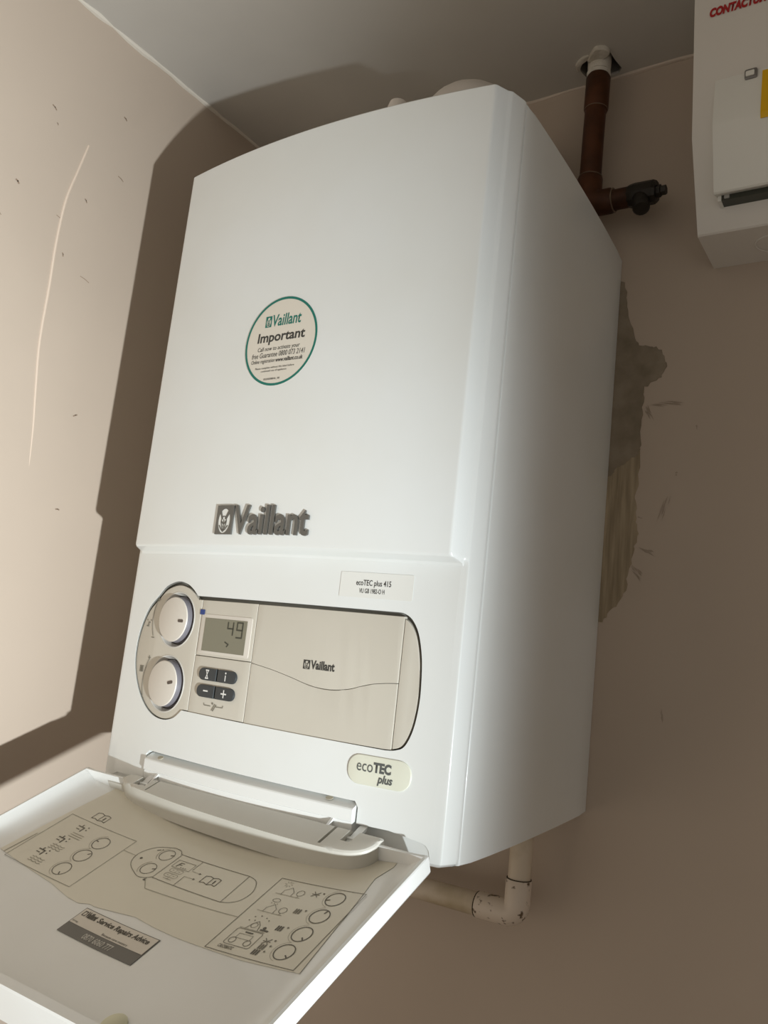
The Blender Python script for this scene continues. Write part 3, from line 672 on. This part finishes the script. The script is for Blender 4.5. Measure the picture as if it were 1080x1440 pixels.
# ------------------------------------------------------------------ flue on top of the boiler
flue = thing('flue_elbow', 'off-white plastic flue elbow rising behind the boiler top edge', 'flue', (.30, -.20, H - .001))
fc = (.300, -.200)
el = [(fc[0], fc[1], H - .002), (fc[0], fc[1], .775)] + [(fc[0], fc[1] + .055 * (1 - math.cos(a)), .775 + .045 * math.sin(a)) for a in [math.pi / 2 * k / 10 for k in range(1, 11)]] + [(fc[0], -.06, .82), (fc[0], .002, .82)]
tube('elbow', el, .0555, flue_mat, flue, 40)
lathe('socket_ring', [(.056, -.012), (.0605, -.010), (.0605, .010), (.056, .012)], (fc[0], -.045, .82), (0, 1, 0), flue_mat, flue, 40)
lathe('test_cap', [(.0115, 0), (.0115, .048), (.0095, .054), (.005, .057), (0, .0575)], (.2770, -.3000, H - .001), (0, 0, 1), flue_mat, boiler, 24)

# ------------------------------------------------------------------ copper pipe with drain valve
cp = thing('copper_pipe', 'tarnished copper pipe dropping from a ragged ceiling hole beside the boiler', 'pipe', (.404, -.04, .76))
tube('pipe', [(.4035, -.036, ZC + .058), (.4035, -.036, .95), (.404, -.040, .86), (.404, -.040, .79)], .0138, copper, cp, 24)
tube('coupling', [(.4037, -.0363, .948), (.4037, -.0365, .945), (.4038, -.0375, .9), (.4039, -.0378, .896)], [.0142, .0158, .0158, .0142], copper, cp, 24)
el = [(.404, -.040, .800), (.404, -.040, .7975), (.404, -.040, .778)] + [(.404 + .016 * (1 - math.cos(a)), -.040, .778 - .016 * math.sin(a)) for a in [math.pi / 2 * k / 8 for k in range(1, 9)]] + [(.434, -.040, .7618), (.437, -.040, .7618)]
tube('elbow', el, [.0140, .0160] + [.0160] * (len(el) - 4) + [.0160, .0142], copper, cp, 24)
tube('branch', [(.434, -.040, .7618), (.460, -.041, .7610)], .0128, copper, cp, 24)
for a, b in (((.4039, -.0378, .8985), (0, 0, 1)), ((.404, -.040, .8005), (0, 0, 1)), ((.4375, -.040, .7618), (1, 0, 0))):
    lathe('solder_ring', [(.0135, -.0009), (.0151, -.0004), (.0151, .0004), (.0135, .0009)], a, b, solder, cp, 24)
lathe('solder_ring', [(.0130, -.0035), (.0150, -.0020), (.0158, .0015), (.0140, .0035)], (.4036, -.0365, .951), (0, 0, 1), plaster_white, cp, 18)
sub(tube('plaster_sleeve', [(.4036, -.0362, .9545), (.4036, -.036, .960), (.4036, -.036, .985)], [.0142, .0150, .0152], plaster_white, cp, 18), 'crust of white plaster around the pipe top')
vb = tube('drain_valve', [(.456, -.041, .7612), (.459, -.041, .7612), (.466, -.041, .7612), (.488, -.0415, .7608), (.4915, -.0415, .7606)], [.0128, .0142, .0150, .0146, .0128], valve_mat, cp, 10, smooth=20)
sub(vb, 'blackened brass drain valve on the pipe branch')
tube('spout', [(.471, -.043, .757), (.4755, -.052, .744), (.4785, -.058, .733), (.479, -.059, .731)], [.0100, .0100, .0104, .0088], valve_mat, vb, 16)
tube('spindle', [(.490, -.0415, .7606), (.496, -.0416, .7605), (.497, -.0416, .7605), (.5025, -.0418, .7604)], [.0080, .0080, .0060, .0060], valve_mat, vb, 6, smooth=20)

# ------------------------------------------------------------------ drain pipe under the boiler
dp = thing('drain_pipe', 'grubby cream plastic drain pipe with elbow leaving the boiler underside', 'pipe', (.3858, -.05, -.10))
DY = -.05
tube('down_pipe', [(.3858, DY, .020), (.3858, DY, -.075)], .0128, drain_mat, dp, 24)
er = .0146
el = [(.3858, DY, -.0600), (.3858, DY, -.0612), (.3858, DY, -.086)] + [(.3858 - .012 * (1 - math.cos(a)), DY, -.086 - .012 * math.sin(a)) for a in [math.pi / 2 * k / 6 for k in range(1, 7)]] + [(.3395, DY, -.0985), (.3383, DY, -.0985)]
tube('elbow', el, [.0137] + [er] * (len(el) - 2) + [.0137], drain_fit, dp, 24)
tube('side_pipe', [(.350, DY, -.0985), (.10, DY, -.1000), (XL, DY, -.1020)], .0128, drain_mat, dp, 24)
for p, a in (((.3858, DY, -.0602), (0, 0, 1)), ((.3380, DY, -.0985), (1, 0, 0))):
    lathe('joint_grime', [(.0120, -.0006), (.0141, -.0006), (.0141, .0006), (.0120, .0006)], p, a, mat('joint_dirt', (.05, .035, .018), .9), dp, 24)

# ------------------------------------------------------------------ fuse box on the wall
fx = .5527
fb = thing('fuse_box', 'white plastic consumer unit high on the wall beside the copper pipe', 'fuse box', (fx + .13, -.06, .668))
FPR = [(0, .668), (-.0815, .668), (-.0835, .6695), (-.128, .761), (-.1452, .912), (-.1462, .927), (-.1440, .933), (-.138, .936), (0, .936)]
n = len(FPR); X_ = (fx, fx + .27)
bm = bmesh.new(); f = bm.faces.new([bm.verts.new((fx, y, z)) for y, z in FPR]); r = bmesh.ops.extrude_face_region(bm, geom=[f])
for v in r['geom']:
    if isinstance(v, bmesh.types.BMVert): v.co.x = fx + .27
ed = [e for e in bm.edges if e.calc_face_angle(0) > 1.2 and all(v.co.y < -.01 for v in e.verts)]
bmesh.ops.bevel(bm, geom=ed, offset=.0025, segments=3, profile=.5, affect='EDGES')
fbody = from_bm(bm, 'housing', fuse_white, fb, 20)
def interp(P, z):
    for (y0, z0), (y1, z1) in zip(P, P[1:]):
        if z0 <= z <= z1: return y0 + (y1 - y0) * (z - z0) / (z1 - z0)
    return P[0][0] if z < P[0][1] else P[-1][0]
body_front = [(-.0835, .6695), (-.128, .761), (-.1452, .912), (-.1462, .927)]
def M_fb(x, z, o): return (x, interp(body_front, z) - o, z)
door_front = [(-.1195, .6955), (-.1398, .7640), (-.1385, .790), (-.1362, .8190)]
def M_fd(x, z, o): return (x, interp(door_front, z) - o, z)
Pd = [(-.100, .700), (-.1180, .6945), (-.1200, .6960), (-.1390, .7610), (-.1398, .7660), (-.1385, .790), (-.1362, .8190), (-.130, .8190)]
bm = bmesh.new(); f = bm.faces.new([bm.verts.new((.5765, y, z)) for y, z in Pd]); r = bmesh.ops.extrude_face_region(bm, geom=[f])
for v in r['geom']:
    if isinstance(v, bmesh.types.BMVert): v.co.x = .80
fd = from_bm(bm, 'door', fuse_door, fb, 15)
sub(fd, 'white lift-up door of the fuse box')
for pth in ([(.6070, .8095), (.6190, .8095), (.6195, .8200), (.6070, .8200)],):
    decal('latch', [rrect(.6066, .6192, .8092, .8205, .002)], lambda x, z, o: (x, -.1352 - o, z), 0, steel, fb, step=0, thick=.004, bev=.0008)
    decal('latch_plate', [rrect(.6080, .6165, .8120, .8178, .001)], lambda x, z, o: (x, -.1392 - o, z), 0, fuse_door, fb, step=0, thick=.0008)
decal('yellow_label', [rect(.6242, .6900, .7586, .7640), rect(.6242, .6900, .7640, .7900), rect(.6242, .6900, .7900, .8153)], M_fd, .0008, yellow, fb, step=0, thick=.0006)
box('rail_gap_shade', .5820, .80, -.1085, -.090, .6915, .7000, mat('rail_dark', (.07, .075, .06), .35, metal=.3), fb)  # dark strip covers both the rail and the shade under the door
box('rail_clip', .5785, .5822, -.1095, -.090, .6905, .7000, fuse_door, fb, bev=.0006)
box('rail_clip', .5850, .5905, -.1105, -.100, .6930, .6985, mat('clip_grey', (.45, .44, .41), .4), fb, bev=.0008)
lettering('maker_name', [('CONTACTUM', .5690, .6275, .8930, .9035, dict(bold=.06, shear=.2))], M_fb, .0008, red_ink, fb, label='red maker name on the fuse box')
kn = lathe('knockout', [(.0200, 0), (.0200, .0008), (.0188, .0012), (.0176, .0004)], (.6250, -.040, .668), (0, 0, -1), fuse_white, fb, 36)

for o in bpy.data.objects:
    if '_inv' in o: del o['_inv']
